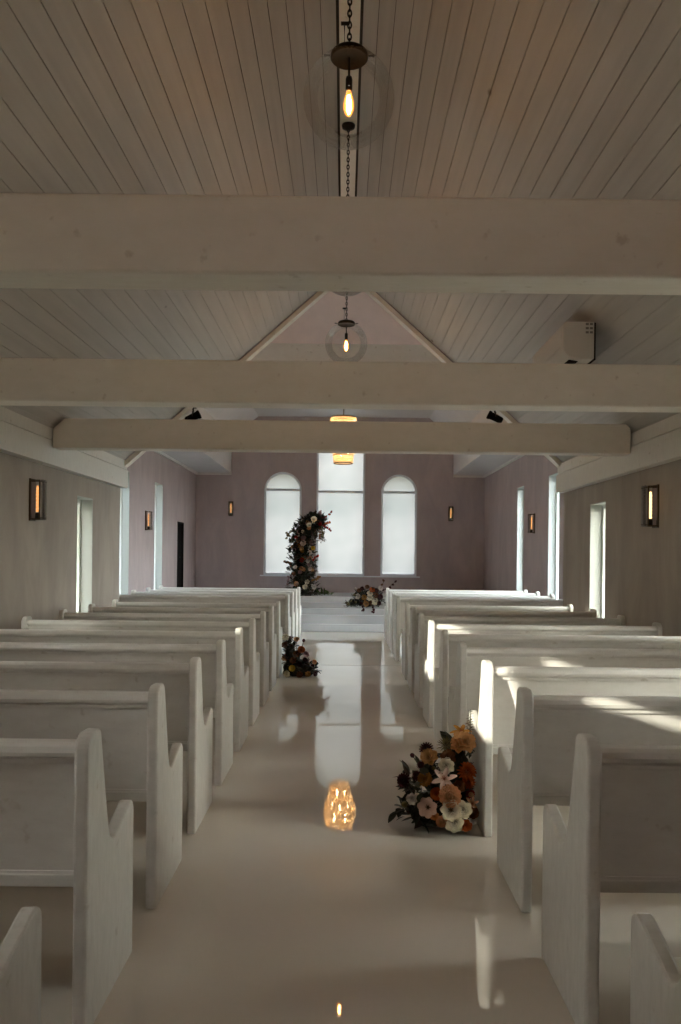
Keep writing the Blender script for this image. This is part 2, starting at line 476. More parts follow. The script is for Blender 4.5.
for (x0, x1) in ((TL, TL+.05), (TR-.05, TR)): box(bm, (x0,YC+.1,3.70), (x1,YB,3.76))
box(bm, (TL,YB-.05,3.70), (-3.17,YB,3.76)); box(bm, (3.03,YB-.05,3.70), (TR,YB,3.76))
bevel(bm, .012); struct(link('trim_8', bm, M['trim']))

# tie beams
def tie_beam(y, label):
    bm = bm_new(); b0, b1 = 2.53, 2.83
    xl, xr = XL+.10, XR-.10
    cl = (APEX-b1)/SL
    pts = [(xl,b0),(xr,b0),(xr,APEX-SL*xr-.02),(cl-.02,b1),(-cl+.02,b1),(xl,APEX+SL*xl-.02)]
    prism(bm, pts, 'y', y, y+.2); bevel(bm, .012, 2)
    o = link('ceiling_beam', bm, M['beam']); tag(o, label, 'beam', 'cream tie beams across the nave')
    return o
tie_beam(2.94, 'cream wooden tie beam nearest above, just under the first glass globe')
tie_beam(5.44, 'cream wooden tie beam in the middle, under the white air conditioner')
tie_beam(7.86, 'cream wooden tie beam farthest off, crossing above the arched windows')
tie_beam(.46, 'cream wooden tie beam directly overhead, out of the frame')
bpy.data.objects['ceiling_beam.003'].name = 'overhead_beam_tmp'
bpy.data.objects.remove(bpy.data.objects['overhead_beam_tmp'])

# side windows -------------------------------------------------------------
def side_window(n, s, xw, h, label, rec=.145):
    y0, y1, z0, z1 = h
    root = thing('window_%d' % n, label, 'window', (xw, (y0+y1)/2, z0)); root['kind'] = 'structure'
    xa = xw + s*rec; xb = xw + s*(rec+.05)
    lo, hi = sorted((xa, xb)); cx = (lo+hi)/2
    oy, oz = (y0+y1)/2, z0
    fr = curve_solid('window_frame', [[(y0,z0),(y1,z0),(y1,z1),(y0,z1)],
        [(y0+.06,z0+.06),(y1-.06,z0+.06),(y1-.06,z1-.06),(y0+.06,z1-.06)]], cx, .028, M['wframe'], axis='x')
    fr.data.transform(Matrix.Translation((-xw,-oy,-oz))); fr.parent = root
    bm = bm_new(); box(bm, (cx-.004,y0+.05,z0+.05), (cx+.004,y1-.05,z1-.05))
    bm.transform(Matrix.Translation((-xw,-oy,-oz))); link('window_pane', bm, M['cool_light_clear' if abs(xw) > 3.5 else 'clear'], root)
    # painted reveal boards lining the opening
    bm = bm_new(); lo, hi = sorted((xw+s*.002, xw+s*.19))
    box(bm, (lo,y0,z0), (hi,y0+.012,z1)); box(bm, (lo,y1-.012,z0), (hi,y1,z1)); box(bm, (lo,y0,z1-.012), (hi,y1,z1)); box(bm, (lo,y0,z0), (hi,y1,z0+.012))
    bm.transform(Matrix.Translation((-xw,-oy,-oz))); link('reveal', bm, M['reveal'], root)
names = ['narrow clear window in the nave wall between the bronze sconces', ]
k = 4
for s, xw, hs, side in ((-1, XL, left_nave, 'left'), (1, XR, right_nave, 'right')):
    for i, h in enumerate(hs):
        lab = ('narrow white framed window low in the %s nave wall, beyond the sconce' if i == 0 else 'unseen nave window shaped for the light, in the %s wall, number %d back from the transept') % ((side,) if i == 0 else (side, i+1))
        side_window(k, s, xw, h, lab); k += 1
for s, xw, hs, side in ((-1, TL, left_tr, 'left'), (1, TR, right_tr, 'right')):
    for i, h in enumerate(hs):
        side_window(k, s, xw, h, ('tall slit window just past the corner of the %s nave wall', 'tall slit window in the %s transept wall beyond the small sconce', 'wide unseen window added for light, round the corner of the %s nave wall')[i] % side); k += 1
# black door in the left transept wall
root = thing('door_1', 'plain black door standing in the rose wall beside the altar', 'door', (TL,19.76,.45)); root['kind'] = 'structure'
bm = bm_new(); box(bm, (-.06,-.35,0), (-.015,.35,1.82)); bevel(bm, .004); link('door_leaf', bm, M['black'], root)
bm = bm_new()
for a, b in (((-.12,-.36,0),(.012,-.325,1.83)), ((-.12,.325,0),(.012,.36,1.83)), ((-.12,-.36,1.80),(.012,.36,1.835))): box(bm, a, b)
link('door_frame', bm, M['black'], root)
bm = bm_new(); tube(bm, [(-.02,-.28,.95),(.035,-.28,.95),(.035,-.20,.95)], .008); link('door_handle', bm, M['black_metal'], root, True)

# altar steps
bm = bm_new()
prism(bm, [(15.1,0),(15.1,.15),(17.4,.15),(17.4,.30),(19.6,.30),(19.6,.45),(YB,.45),(YB,0)], 'x', TL+.001, TR-.001); bevel(bm, .014, 2)
o = link('altar_steps', bm, M['step']); tag(o, 'three broad white steps rising to the arched windows', 'steps')
o['kind'] = 'structure'

# outside ground
bm = bm_new(); box(bm, (-60,-60,-.5), (60,80,-.3))
struct(link('ground', bm, mat('mown lawn', (.085,.09,.06), .9, var=.3, scale=.6)))

bm = bm_new(); box(bm, (-10,2.4,-.4), (-8.2,19,5.0))  # unseen greenery added to block the sun from the farther left windows
bmesh.ops.subdivide_edges(bm, edges=bm.edges, cuts=14, use_grid_fill=True)
for v in bm.verts: v.co += Vector((noise.noise(v.co*1.3), noise.noise(v.co*1.7+Vector((9,0,0))), noise.noise(v.co*1.1+Vector((0,7,0)))))*.45
struct(link('sun_block_hedge', bm, mat('clipped hedge', (.06,.075,.03), .8, var=.5, scale=9, bump=.6, bscale=12)))

# ------------------------------------------------------------------ pews
def end_profile():
    p = [(0,0),(0,.80)]
    for i in range(7):
        t = PI - (PI/2)*i/6; p.append((.055+.055*math.cos(t), .865+.055*math.sin(t)))
    for i in range(1,6):
        t = PI/2 - (R(80))*i/5; p.append((.098+.035*math.cos(t), .885+.035*math.sin(t)))
    p += [(.155,.80),(.180,.70),(.205,.615),(.222,.565)]
    p += [(.240,.535),(.262,.520),(.285,.512),(.310,.515),(.335,.525)]
    p += [(.40,.548),(.450,.565)]
    for i in range(1,6):
        t = R(105) - R(105)*i/5; p.append((.4806+.042*math.cos(t), .532+.042*math.sin(t)))
    p += [(.523,.30),(.523,0)]
    return p
EPROF = end_profile()
LEN, TH = 2.0, .045
def make_pew():
    root = thing('church_pew', 'pew', 'pew', (0,0,0), 'white painted church pews')
    for x in (0, LEN-TH):
        bm = bm_new(); prism(bm, EPROF, 'x', x, x+TH)
        bmesh.ops.dissolve_limit(bm, angle_limit=R(1), verts=bm.verts, edges=bm.edges)
        bevel(bm, .009, 2, R(50))
        link('end_panel', bm, M['pew_edge'], root)
    a, b = TH-.006, LEN-TH+.006
    # leaning backrest of three boards with a bottom rail
    bm = bm_new()
    def lean(z): return .055 + (.83-z)*.23
    zs = [.83, .43]
    for zt, zb in zip(zs, zs[1:]):
        zb2 = zb
        prism(bm, [(lean(zt),zt),(lean(zb2),zb2),(lean(zb2)+.024,zb2),(lean(zt)+.024,zt)], 'x', a, b)
    bevel(bm, .0015, 1); link('backrest', bm, M['pew'], root)
    bm = bm_new(); prism(bm, [(.130,.405),(.130,.445),(.170,.445),(.170,.405)], 'x', a, b); bevel(bm, .004); link('bottom_rail', bm, M['pew_edge'], root)
    # moulded top rail
    bm = bm_new()
    prism(bm, [(.020,.848),(.016,.862),(.022,.880),(.035,.889),(.085,.889),(.098,.878),(.100,.858),(.092,.846),(.086,.822),(.042,.822),(.038,.838)], 'x', a, b)
    bevel(bm, .002, 1); link('top_rail', bm, M['pew'], root)
    bm = bm_new(); box(bm, (a,.135,.425), (b,.505,.455)); bevel(bm, .008); link('seat', bm, M['pew'], root)
    bm = bm_new(); box(bm, (a,.462,.345), (b,.486,.424)); bevel(bm, .003); link('apron', bm, M['pew_edge'], root)
    bm = bm_new(); prism(bm, [(.17,0),(.17,.425),(.46,.425),(.46,.34),(.42,.20),(.42,0)], 'x', LEN/2-.02, LEN/2+.02); bevel(bm, .004); link('support', bm, M['pew_edge'], root)
    return root
pew0 = make_pew()
def row_y(n):
    if n <= 9: return 1.487 + .868*n
    return {10: 10.95, 11: 11.85, 12: 12.75, 13: 13.62}[n]
ordw = ['nearest', 'second nearest', 'third nearest', 'fourth nearest', 'fifth nearest', 'sixth nearest', 'seventh nearest', 'eighth nearest', 'ninth nearest', 'tenth nearest']
LAB = {
 ('L',0): 'white pew nearest of all left of the aisle, only a low arm tip showing',
 ('L',1): 'white pew left of the aisle, second row, its tall end panel whole',
 ('L',2): 'white pew left of the aisle, third row, a sunlit fleck on its arm',
 ('L',3): 'white pew left of the aisle, fourth row from the nearest',
 ('L',4): 'white pew left of the aisle, fifth row from the nearest',
 ('L',5): 'white pew left of the aisle, sixth row from the nearest',
 ('L',6): 'white pew left of the aisle, seventh row from the nearest',
 ('L',7): 'white pew left of the aisle, eighth row from the nearest',
 ('L',8): 'white pew left of the aisle, ninth row, last before the aisle flowers',
 ('L',9): 'white pew left of the aisle with the flower mound standing against its end',
 ('L',10): 'white pew left of the aisle, first row past the floor joint',
 ('L',11): 'white pew left of the aisle, second row past the floor joint',
 ('L',12): 'white pew left of the aisle, third row past the floor joint',
 ('L',13): 'white pew left of the aisle, front row closest to the flower column',
 ('R',0): 'white pew nearest of all right of the aisle, only its arm and seat showing',
 ('R',1): 'white pew right of the aisle, second row, with dark panelled back',
 ('R',2): 'white pew right of the aisle, third row, just behind the big flower mound',
 ('R',3): 'white pew right of the aisle with the big flower mound against its bright end',
 ('R',4): 'white pew right of the aisle, next one beyond the big flower mound',
 ('R',5): 'white pew right of the aisle, second beyond the big flower mound',
 ('R',6): 'white pew right of the aisle, third beyond the flower mound, its end sunlit',
 ('R',7): 'white pew right of the aisle, eighth row from the nearest',
 ('R',8): 'white pew right of the aisle, ninth row, level with the low side window',
 ('R',9): 'white pew right of the aisle, last row before the floor joint',
 ('R',10): 'white pew right of the aisle, first row past the floor joint',
 ('R',11): 'white pew right of the aisle, second row past the floor joint',
 ('R',12): 'white pew right of the aisle, third row past the floor joint',
 ('R',13): 'white pew right of the aisle, front row beside the altar step flowers',
}
first = True
for side in ('L', 'R'):
    for n in range(14):
        p = pew0 if first else copy_tree(pew0)
        first = False
        y = row_y(n); j = random.uniform(-.003,.003)
        wide = 1.0 if n < 10 else 1.235
        if side == 'L':
            p.location = (-.765 - LEN*wide + j, y, 0)
        else:
            p.location = (.745 + j, y, 0)
        p.scale = (wide,1,1)
        p['label'] = LAB[(side,n)]
        p['group'] = 'white pews left of the aisle' if side == 'L' else 'white pews right of the aisle'

# ------------------------------------------------------------------ pendants
def chain_bm(z0, z1, r=.009):
    """interlocking oval links"""
    bm = bm_new(); z = z0; k = 0; L = .042
    while z < z1:
        rings = []
        pts = []
        for i in range(10):
            t = 2*PI*i/10
            u = r*1.15*math.cos(t); w = L/2*math.sin(t)
            pts.append(Vector((u,0,z+L/2+w)) if k%2 == 0 else Vector((0,u,z+L/2+w)))
        seg = 5; rr = .0046
        for i in range(10):
            d = (pts[(i+1)%10]-pts[i-1]).normalized()
            nrm = Vector((0,1,0)) if k%2 == 0 else Vector((1,0,0))
            b = d.cross(nrm).normalized()
            rings.append([bm.verts.new(pts[i]+(nrm*math.cos(2*PI*q/seg)+b*math.sin(2*PI*q/seg))*rr) for q in range(seg)])
        for i in range(10):
            A, B = rings[i], rings[(i+1)%10]
            for q in range(seg): bm.faces.new((A[q],A[(q+1)%seg],B[(q+1)%seg],B[q]))
        z += L*.78; k += 1
    return bm
GR = .255
def make_pendant():
    root = thing('pendant_lamp', 'x', 'pendant lamp', (0,0,0), 'glass globe pendants along the ridge')
    # glass globe, thin shell, open at the neck
    bm = bm_new(); prof = []
    for i in range(25):
        t = -PI/2 + (PI*.5+R(66))*i/24
        prof.append((GR*math.cos(t), GR*math.sin(t)))
    prof[0] = (0,-GR)
    lathe(bm, prof, 48); g = link('glass_globe', bm, M['globe'], root, True)
    zt = GR*math.sin(R(67))
    bm = bm_new(); lathe(bm, [(0,zt+.034),(.03,zt+.032),(.094,zt+.028),(.102,zt+.020),(.106,zt-.004),(.100,zt-.010),(.094,zt-.006),(0,zt-.002)], 40)
    link('cap', bm, M['black_metal'], root, True)
    for sx in (-1, 1):
        bm = bm_new(); tube(bm, [(sx*.108,0,zt+.01),(sx*.132,0,zt+.01)], .005); lathe(bm, [(0,-.006),(.008,-.004),(.008,.004),(0,.006)], 10, (sx*.135,0,zt+.01))
        link('thumb_screw', bm, M['black_metal'], root, True)
    bm = bm_new(); tube(bm, [(0,0,zt),(0,0,.11)], .006); lathe(bm, [(0,.128),(.016,.124),(.019,.11),(.019,.055),(.015,.045),(0,.045)], 20)
    link('socket', bm, M['black_metal'], root, True)
    bm = bm_new(); lathe(bm, [(.012,.047),(.014,.035),(.024,.005),(.031,-.03),(.030,-.055),(.018,-.085),(.006,-.097),(0,-.099)], 24)
    bl = link('bulb', bm, M['glow_glass'], root, True)
    bm = bm_new()
    for k in range(5):
        a = 2*PI*k/5; c_, s_ = math.cos(a), math.sin(a)
        tube(bm, [(.006*c_,.006*s_,.02),(.013*c_,.013*s_,-.02),(.013*c_,.013*s_,-.05),(.005*c_,.005*s_,-.078)], .0019, 5)
    link('filament', bm, M['filament'], bl, True)
    zr = APEX-.10
    bm = chain_bm(zt+.06, 99) if False else None
    return root, zt
pen, ZT = make_pendant()
P_H = 4.035
LABP = ['large clear globe pendant nearest, whole in view above the first beam',
        'clear globe pendant mostly hidden behind the first beam, its chain showing',
        'clear globe pendant farthest off, small, in front of the rose gable',
        'added clear globe pendant overhead, out of the frame', 'added clear globe pendant hanging behind the viewer, out of the frame']
chain_len = APEX-.10-(P_H+ZT+.03)
cb = chain_bm(ZT+.03, ZT+.03+chain_len-.02)
chain0 = link('chain', cb, M['black_metal'], pen, True)
bm = bm_new(); zt2 = ZT+.03+chain_len
lathe(bm, [(0,zt2-.045),(.012,zt2-.04),(.055,zt2-.022),(.06,zt2-.001),(0,zt2)], 28); link('canopy', bm, M['black_metal'], pen, True)
bm = bm_new(); zz = ZT+.19
tube(bm, [(-.004,0,ZT+.03),(-.028,0,ZT+.04),(-.028,0,zz),(-.004,0,zz+.004)], .0045); tube(bm, [(-.048,0,zz),(.0,0,zz)], .010)
link('hook', bm, M['black_metal'], pen, True)
for i, Y in enumerate((4.38, 6.9, 9.42, 1.86, -.66)):  # last two continue the row unseen, added for warm light on the beams
    p = pen if i == 0 else copy_tree(pen)
    p.location = (0, Y, P_H); p['label'] = LABP[i]

# ------------------------------------------------------------------ sconces
def make_sconce():
    """faces +X, back at x=0"""
    root = thing('wall_sconce', 'x', 'wall lamp', (0,0,0), 'bronze wall sconces')
    h, w, d = .41, .125, .105
    bm = bm_new(); box(bm, (0,-w/2,-h/2), (.016,w/2,h/2)); bevel(bm, .003); link('backplate', bm, M['bronze'], root)
    bm = bm_new(); box(bm, (.0165,-w/2+.012,-h/2+.012), (.0175,w/2-.012,h/2-.012)); link('reflector', bm, M['bronze_mirror'], root)
    bm = bm_new(); t = .006
    for z in (-h/2+.012, h/2-.012-2*t):
        for y in (-w/2+.004, w/2-.004-2*t): box(bm, (.012,y,z), (d,y+2*t,z+2*t))
        box(bm, (d-.012,-w/2+.004,z), (d,w/2-.004,z+2*t))
    for y in (-w/2+.004, w/2-.004-2*t): box(bm, (d-.012,y,-h/2+.012), (d,y+2*t,h/2-.012))
    link('cage', bm, M['bronze'], root)
    bm = bm_new(); box(bm, (d+.016,-w/2,-h/2+.01), (d+.021,w/2,h/2-.01)); bevel(bm, .001, 1); gl = link('glass_panel', bm, M['clear'], root)
    bm = bm_new()
    for y in (-w/2+.015, w/2-.015):
        for z in (-h/2+.03, h/2-.03): tube(bm, [(d-.002,y,z),(d+.024,y,z)], .004)
    link('standoff', bm, M['bronze'], root, True)
    bm = bm_new(); lathe(bm, [(0,0),(.022,0),(.022,.05),(.017,.062),(0,.064)], 20, (.058,0,-h/2+.02)); link('socket', bm, M['black_metal'], root, True)
    bm = bm_new(); prof = [(0,0),(.012,.004)]
    for i in range(24):
        z = .012 + i*.0098
        prof.append((.0115 + .0045*math.cos(i*2*PI/3.5), z))
    prof += [(.012,.252),(0,.258)]
    lathe(bm, prof, 16, (.058,0,-h/2+.088)); link('bulb', bm, M['tube'], root, True)
    return root
sc0 = make_sconce()
b_dim = sc0
SCN = [((XL, 7.60, 1.985), 0, 'larger bronze wall sconce with dim amber tube on the left nave wall'),
       ((XR, 7.45, 1.975), PI, 'larger bronze wall sconce glowing brightest, on the right nave wall'),
       ((TL, 16.3, 2.17), 0, 'small bronze sconce between two slit windows, left transept wall'),
       ((TR, 16.05, 2.18), PI, 'small bronze sconce between two slit windows, right transept wall'),
       ((-3.17, YB, 2.76), -PI/2, 'small bronze sconce on the back wall, beside the flower column window'),
       ((2.97, YB, 2.68), -PI/2, 'small bronze sconce on the back wall, beyond the low altar flowers')]
for i, (loc, rz, lab) in enumerate(SCN):
    s = sc0 if i == 0 else copy_tree(sc0)
    s.location = loc; s.rotation_euler = (0,0,rz); s['label'] = lab
    if i == 1:
        for ch_ in s.children:
            if ch_.name.startswith('bulb'):
                ch_.data = ch_.data.copy(); ch_.data.materials[0] = M['tube_dim']

# ------------------------------------------------------------------ chandelier
ch = thing('chandelier', 'tiered crystal chandelier glowing amber in front of the central window', 'chandelier', (-.04,17.1,0))
zt, zb = 4.50, 3.50
def ring(bm, r, z, t=.012):
    n = 40; rg = []
    for k in range(n):
        a = 2*PI*k/n; c = Vector((r*math.cos(a), r*math.sin(a), z)); e = Vector((math.cos(a), math.sin(a), 0))
        rg.append([bm.verts.new(c+e*t*math.cos(q*PI/3)+Vector((0,0,t*1.4*math.sin(q*PI/3)))) for q in range(6)])
    for k in range(n):
        for q in range(6): bm.faces.new((rg[k][q], rg[k][(q+1)%6], rg[(k+1)%n][(q+1)%6], rg[(k+1)%n][q]))
tiers = [(.27,.355,4.50,4.12), (.355,.30,4.12,3.86), (.27,.22,3.90,3.66), (.22,.205,3.68,3.50)]
for i, (ra, rb, za, zb_) in enumerate(tiers):
    bm = bm_new(); ring(bm, ra, za); rr_ = link('ring', bm, M['bronze'], ch, True)
    bm = bm_new(); n = 108
    for k in range(n):
        a = 2*PI*(k+.5*(i%2))/n
        pts = [(math.cos(a)*(ra+(rb-ra)*t), math.sin(a)*(ra+(rb-ra)*t), za+(zb_-za)*t) for t in (0,.33,.66,1)]
        # string of beads
        nb = max(5, int((za-zb_)/.035))
        for b_ in range(nb):
            t = (b_+.5)/nb
            c = Vector((math.cos(a)*(ra+(rb-ra)*t), math.sin(a)*(ra+(rb-ra)*t), za+(zb_-za)*t))
            v = [bm.verts.new(c+Vector(d)) for d in ((.014,0,0),(0,.014,0),(-.014,0,0),(0,-.014,0),(0,0,.02),(0,0,-.02))]
            for f in ((0,1,4),(1,2,4),(2,3,4),(3,0,4),(1,0,5),(2,1,5),(3,2,5),(0,3,5)): bm.faces.new([v[q] for q in f])
    f_ = link('crystal_fringe', bm, M['crystal'], rr_); f_['kind'] = 'stuff'
bm = bm_new(); ring(bm, .205, 3.50, .008); link('ring', bm, M['bronze'], ch, True)
bm = bm_new(); tube(bm, [(0,0,5.33),(0,0,4.50)], .010)
for k in range(6):
    a = 2*PI*k/6; tube(bm, [(0,0,4.56),(math.cos(a)*.27,math.sin(a)*.27,4.50)], .006, 6)
tube(bm, [(0,0,4.50),(0,0,3.72)], .012)
link('stem', bm, M['bronze'], ch, True)
bm = bm_new(); lathe(bm, [(0,5.35),(.07,5.35),(.07,5.335),(.02,5.30),(0,5.30)], 24); link('canopy', bm, M['bronze'], ch, True)
for k in range(11):
    a = 2*PI*k/(8 if k < 8 else 3); z = (4.25 if k%2 else 3.97) if k < 8 else 3.72; r_ = .17 if k < 8 else .11
    bm = bm_new(); lathe(bm, [(0,-.05),(.014,-.03),(.019,0),(.012,.03),(0,.055)], 12, (r_*math.cos(a), r_*math.sin(a), z)); b_ = link('bulb', bm, M['candle'], ch, True)
    bm = bm_new(); tube(bm, [(0,0,z-.09),(r_*math.cos(a), r_*math.sin(a), z-.10),(r_*math.cos(a), r_*math.sin(a), z-.045)], .006, 6); link('arm', bm, M['bronze'], ch, True)

# ------------------------------------------------------------------ air conditioner
ac = thing('air_conditioner', 'white wall air conditioner fixed high on the boarded ceiling slope', 'air conditioner', (1.83,6.6,3.14))
bm = bm_new()
W, H_, L_ = .27, .335, 1.06
prof = [(W,0.02),(W,H_),(.03,H_),(.008,H_-.02),(0,H_-.06),(0,.14)]
for i in range(1,7):
    t = PI + (PI/2)*i/6; prof.append((.12+.12*math.cos(t), .14+.12*math.sin(t)))
prof += [(.16,.012)]
prism(bm, prof, 'y', 0, L_); bmesh.ops.dissolve_limit(bm, angle_limit=R(1), verts=bm.verts, edges=bm.edges); bevel(bm, .01, 2, R(40))
link('body', bm, M['white_plastic'], ac)
bm = bm_new(); box(bm, (-.004,.03,.13), (.004,L_-.03,H_-.05)); bevel(bm, .003); link('front_panel', bm, M['white_plastic'], ac)
bm = bm_new(); box(bm, (.07,.06,.012), (.15,L_-.06,.026)); link('outlet', bm, M['black'], ac)
bm = bm_new(); box(bm, (W-.001,.01,.015), (W+.014,L_-.01,H_-.005)); link('mounting_plate', bm, M['black'], ac)
bm = bm_new()
for k in range(3):
    for q in range(2): box(bm, (W-.075+q*.035,-.003,H_-.03-k*.035), (W-.05+q*.035,.0,H_-.012-k*.035))
link('end_vent', bm, mat('grey vent', (.2,.185,.17), .6), ac)

# ------------------------------------------------------------------ spotlights at the nave's gable end
def make_spot():
    root = thing('spotlight', 'x', 'spotlight', (0,0,0), 'black spotlights under the gable trim')
    bm = bm_new(); tube(bm, [(0,0,.13),(0,0,.06)], .012); box(bm, (-.04,-.03,.118), (.04,.03,.13)); link('bracket', bm, M['black_metal'], root)
    bm = bm_new(); lathe(bm, [(0,-.11),(.035,-.11),(.045,-.09),(.05,.06),(.058,.07),(.058,.10),(.05,.10),(.045,.07),(0,.07)], 24)
    bm.transform(Matrix.Rotation(R(65), 4, 'Y')); h = link('lamp_head', bm, M['black'], root, True)
    bm = bm_new(); tube(bm, [(0,-.062,0),(0,-.062,.06),(0,.062,.06),(0,.062,0)], .007, 6); link('yoke', bm, M['black_metal'], root)
    return root
sp = make_spot()
for i, (x, z, rz, lab) in enumerate(((-2.06,3.37-.03,0,'small black spotlight under the gable trim, flower column side'), (2.02,3.37,PI,'small black spotlight under the gable trim, air conditioner side'))):
    s = sp if i == 0 else copy_tree(sp)
    zz = APEX-.015-SL*abs(x)-.075-.13
    s.location = (x, YE-.05, zz+.01); s.rotation_euler = (0,0,rz); s['label'] = lab

# ------------------------------------------------------------------ flowers
FC = {}
def fmat(name, c, c2=None):
    """petal colour: deeper at the base of the petals, paler at their rims"""
    m, nt, p, out = new_mat('petal '+name); p.inputs['Roughness'].default_value = .6; p.inputs['Specular IOR Level'].default_value = .2
    tc = nt.nodes.new('ShaderNodeTexCoord'); ln = nt.nodes.new('ShaderNodeVectorMath'); ln.operation = 'LENGTH'
    n = nt.nodes.new('ShaderNodeTexNoise'); n.inputs['Scale'].default_value = 5
    ad = nt.nodes.new('ShaderNodeMath'); ad.operation = 'MULTIPLY_ADD'; ad.inputs[1].default_value = .35
    rp = nt.nodes.new('ShaderNodeValToRGB'); d = c2 or tuple(x*.45 for x in c)
    rp.color_ramp.elements[0].position = .35; rp.color_ramp.elements[0].color = (*d, 1)
    rp.color_ramp.elements[1].position = 1.0; rp.color_ramp.elements[1].color = (*c, 1)
    nt.links.new(tc.outputs['Object'], ln.inputs[0]); nt.links.new(tc.outputs['Object'], n.inputs['Vector'])
    nt.links.new(n.outputs['Fac'], ad.inputs[0]); nt.links.new(ln.outputs['Value'], ad.inputs[2]); nt.links.new(ad.outputs[0], rp.inputs['Fac'])
    nt.links.new(rp.outputs['Color'], p.inputs['Base Color'])
    FC[name] = m; return m
fmat('burgundy', (.055,.008,.012)); fmat('tan', (.52,.27,.11)); fmat('peach', (.68,.36,.20)); fmat('apricot', (.58,.26,.11))
fmat('blush', (.66,.48,.40), (.55,.36,.28)); fmat('cream', (.78,.70,.54)); fmat('rust', (.45,.10,.02)); fmat('red', (.40,.03,.02))
fmat('ochre', (.40,.19,.05)); fmat('brown', (.16,.065,.028)); fmat('gold', (.52,.25,.05)); fmat('olive', (.17,.14,.06))
fmat('mauve', (.36,.22,.22)); fmat('pale', (.62,.55,.50)); fmat('yellow', (.65,.42,.05))
M['eye'] = mat('flower eye', (.10,.06,.02), .7, var=.4, scale=60); M['eye_dark'] = mat('dark flower eye', (.02,.012,.012), .7)
M['leaf'] = mat('leaf', (.024,.030,.013), .5, col2=(.013,.017,.008), scale=20, var=.3)
M['leaf_brown'] = mat('bronze leaf', (.075,.040,.022), .5, var=.4, scale=20)
M['leaf_bright'] = mat('fresh leaf', (.07,.12,.03), .5, var=.4, scale=20)
M['stem'] = mat('stem', (.05,.05,.025), .6)

def petal(bm, L, Wd, open_, az, cup=.25, tip=.0, z0=0, r0=0, nu=4, nv=6, ruffle=.0, pointed=False):
    """one curved petal leaving the centre axis; open_ = angle from the axis"""
    g = []
    ca, sa = math.cos(az), math.sin(az)
    for j in range(nv+1):
        v = j/nv
        ang = open_ + tip*v
        rr = r0 + L*v*math.sin(ang); zz = z0 + L*v*math.cos(ang)
        half = Wd*.5*(math.sin(PI*min(1,(.14+.78*v)))**.8 if pointed else math.sqrt(max(.05, 1-((v-.62)/(.66 if v < .62 else .41))**2)))
        row = []
        for i in range(nu+1):
            u = (i/nu-.5)*2
            side = half*u
            lift = cup*Wd*(u*u)*.55 + (random.uniform(-1,1)*ruffle*L*v if ruffle else 0)
            x = rr - lift*math.cos(ang); zc = zz + lift*math.sin(ang)
            row.append(bm.verts.new((x*ca-side*sa, x*sa+side*ca, zc)))
        g.append(row)
    for j in range(nv):
        for i in range(nu): bm.faces.new((g[j][i], g[j][i+1], g[j+1][i+1], g[j+1][i]))

def bloom_mesh(kind):
    """unit radius blooms, axis +Z"""
    bm = bm_new(); c = None
    if kind == 'rose':
        for ring_, n, op, L, w in ((0,3,.10,.75,.55),(1,5,.35,.85,.75),(2,6,.70,.95,.85),(3,7,1.10,1.05,.95)):
            for k in range(n): petal(bm, L*random.uniform(.92,1.05), w, op+random.uniform(-.07,.07), 2*PI*(k+.5*ring_)/n+random.uniform(-.15,.15), .45, .28, 0, .06*ring_, ruffle=.03)
    elif kind == 'ranunculus':
        for ring_ in range(6):
            n = 4+ring_*2; op = .05+ring_*.25
            for k in range(n): petal(bm, .55+.09*ring_, .5+.06*ring_, op, 2*PI*(k+.4*ring_)/n, .55, -.35+.08*ring_, 0, .05+.05*ring_)
    elif kind == 'dahlia':
        for ring_ in range(6):
            n = 6+ring_*2; op = .25+ring_*.25
            for k in range(n): petal(bm, .55+.09*ring_, .26, op, 2*PI*(k+.5*ring_)/n, .7, .12, 0, .03, nu=2, nv=4, pointed=True)
    elif kind == 'anemone':
        for ring_, n, L in ((0,6,.9),(1,7,1.0)):
            for k in range(n): petal(bm, L, .72, 1.18+.15*ring_, 2*PI*(k+.5*ring_)/n+random.uniform(-.1,.1), .28, -.15, -.03*ring_, .05, ruffle=.03)
        c = 'eye'
    elif kind == 'lily':
        for k in range(6): petal(bm, 1.15, .46, .75, 2*PI*k/6, .35, .75, 0, .03, pointed=True)
        c = 'stamens'
    elif kind == 'spider':
        for ring_ in range(4):
            n = 12
            for k in range(n): petal(bm, .9+random.uniform(-.2,.15), .10, .3+ring_*.38, 2*PI*(k+.5*ring_)/n+random.uniform(-.1,.1), .4, .15, 0, .02, nu=1, nv=3)
    elif kind == 'bud':
        lathe(bm, [(0,-.6),(.35,-.5),(.55,-.1),(.48,.35),(.25,.75),(0,1.0)], 10)
        for k in range(5): petal(bm, 1.2, .5, .5, 2*PI*k/5, .5, -.5, -.55, .1, nu=2, nv=4)
    me = bpy.data.meshes.new('bloom_'+kind); bm.to_mesh(me); bm.free()
    me.polygons.foreach_set('use_smooth', [True]*len(me.polygons))
    cm = None
    if c == 'eye':
        bm = bm_new(); lathe(bm, [(0,.16),(.10,.14),(.19,.06),(.20,-.03),(0,-.05)], 14)
        for k in range(26):
            a = 2*PI*k/26; r_ = .27+.05*(k%2); tube(bm, [(0,0,.02),(math.cos(a)*r_, math.sin(a)*r_, .12)], .018, 4)
        cm = bpy.data.meshes.new('eye'); bm.to_mesh(cm); bm.free()
    elif c == 'stamens':
        bm = bm_new()
        for k in range(7):
            a = 2*PI*k/7; tube(bm, [(0,0,.05),(math.cos(a)*.12,math.sin(a)*.12,.45),(math.cos(a)*.22,math.sin(a)*.22,.68)], .025, 4)
        cm = bpy.data.meshes.new('stamens'); bm.to_mesh(cm); bm.free()
    return me, cm
BM = {k: [bloom_mesh(k) for _ in range(2)] for k in ('rose','ranunculus','dahlia','anemone','lily','spider','bud')}
BCACHE = {}
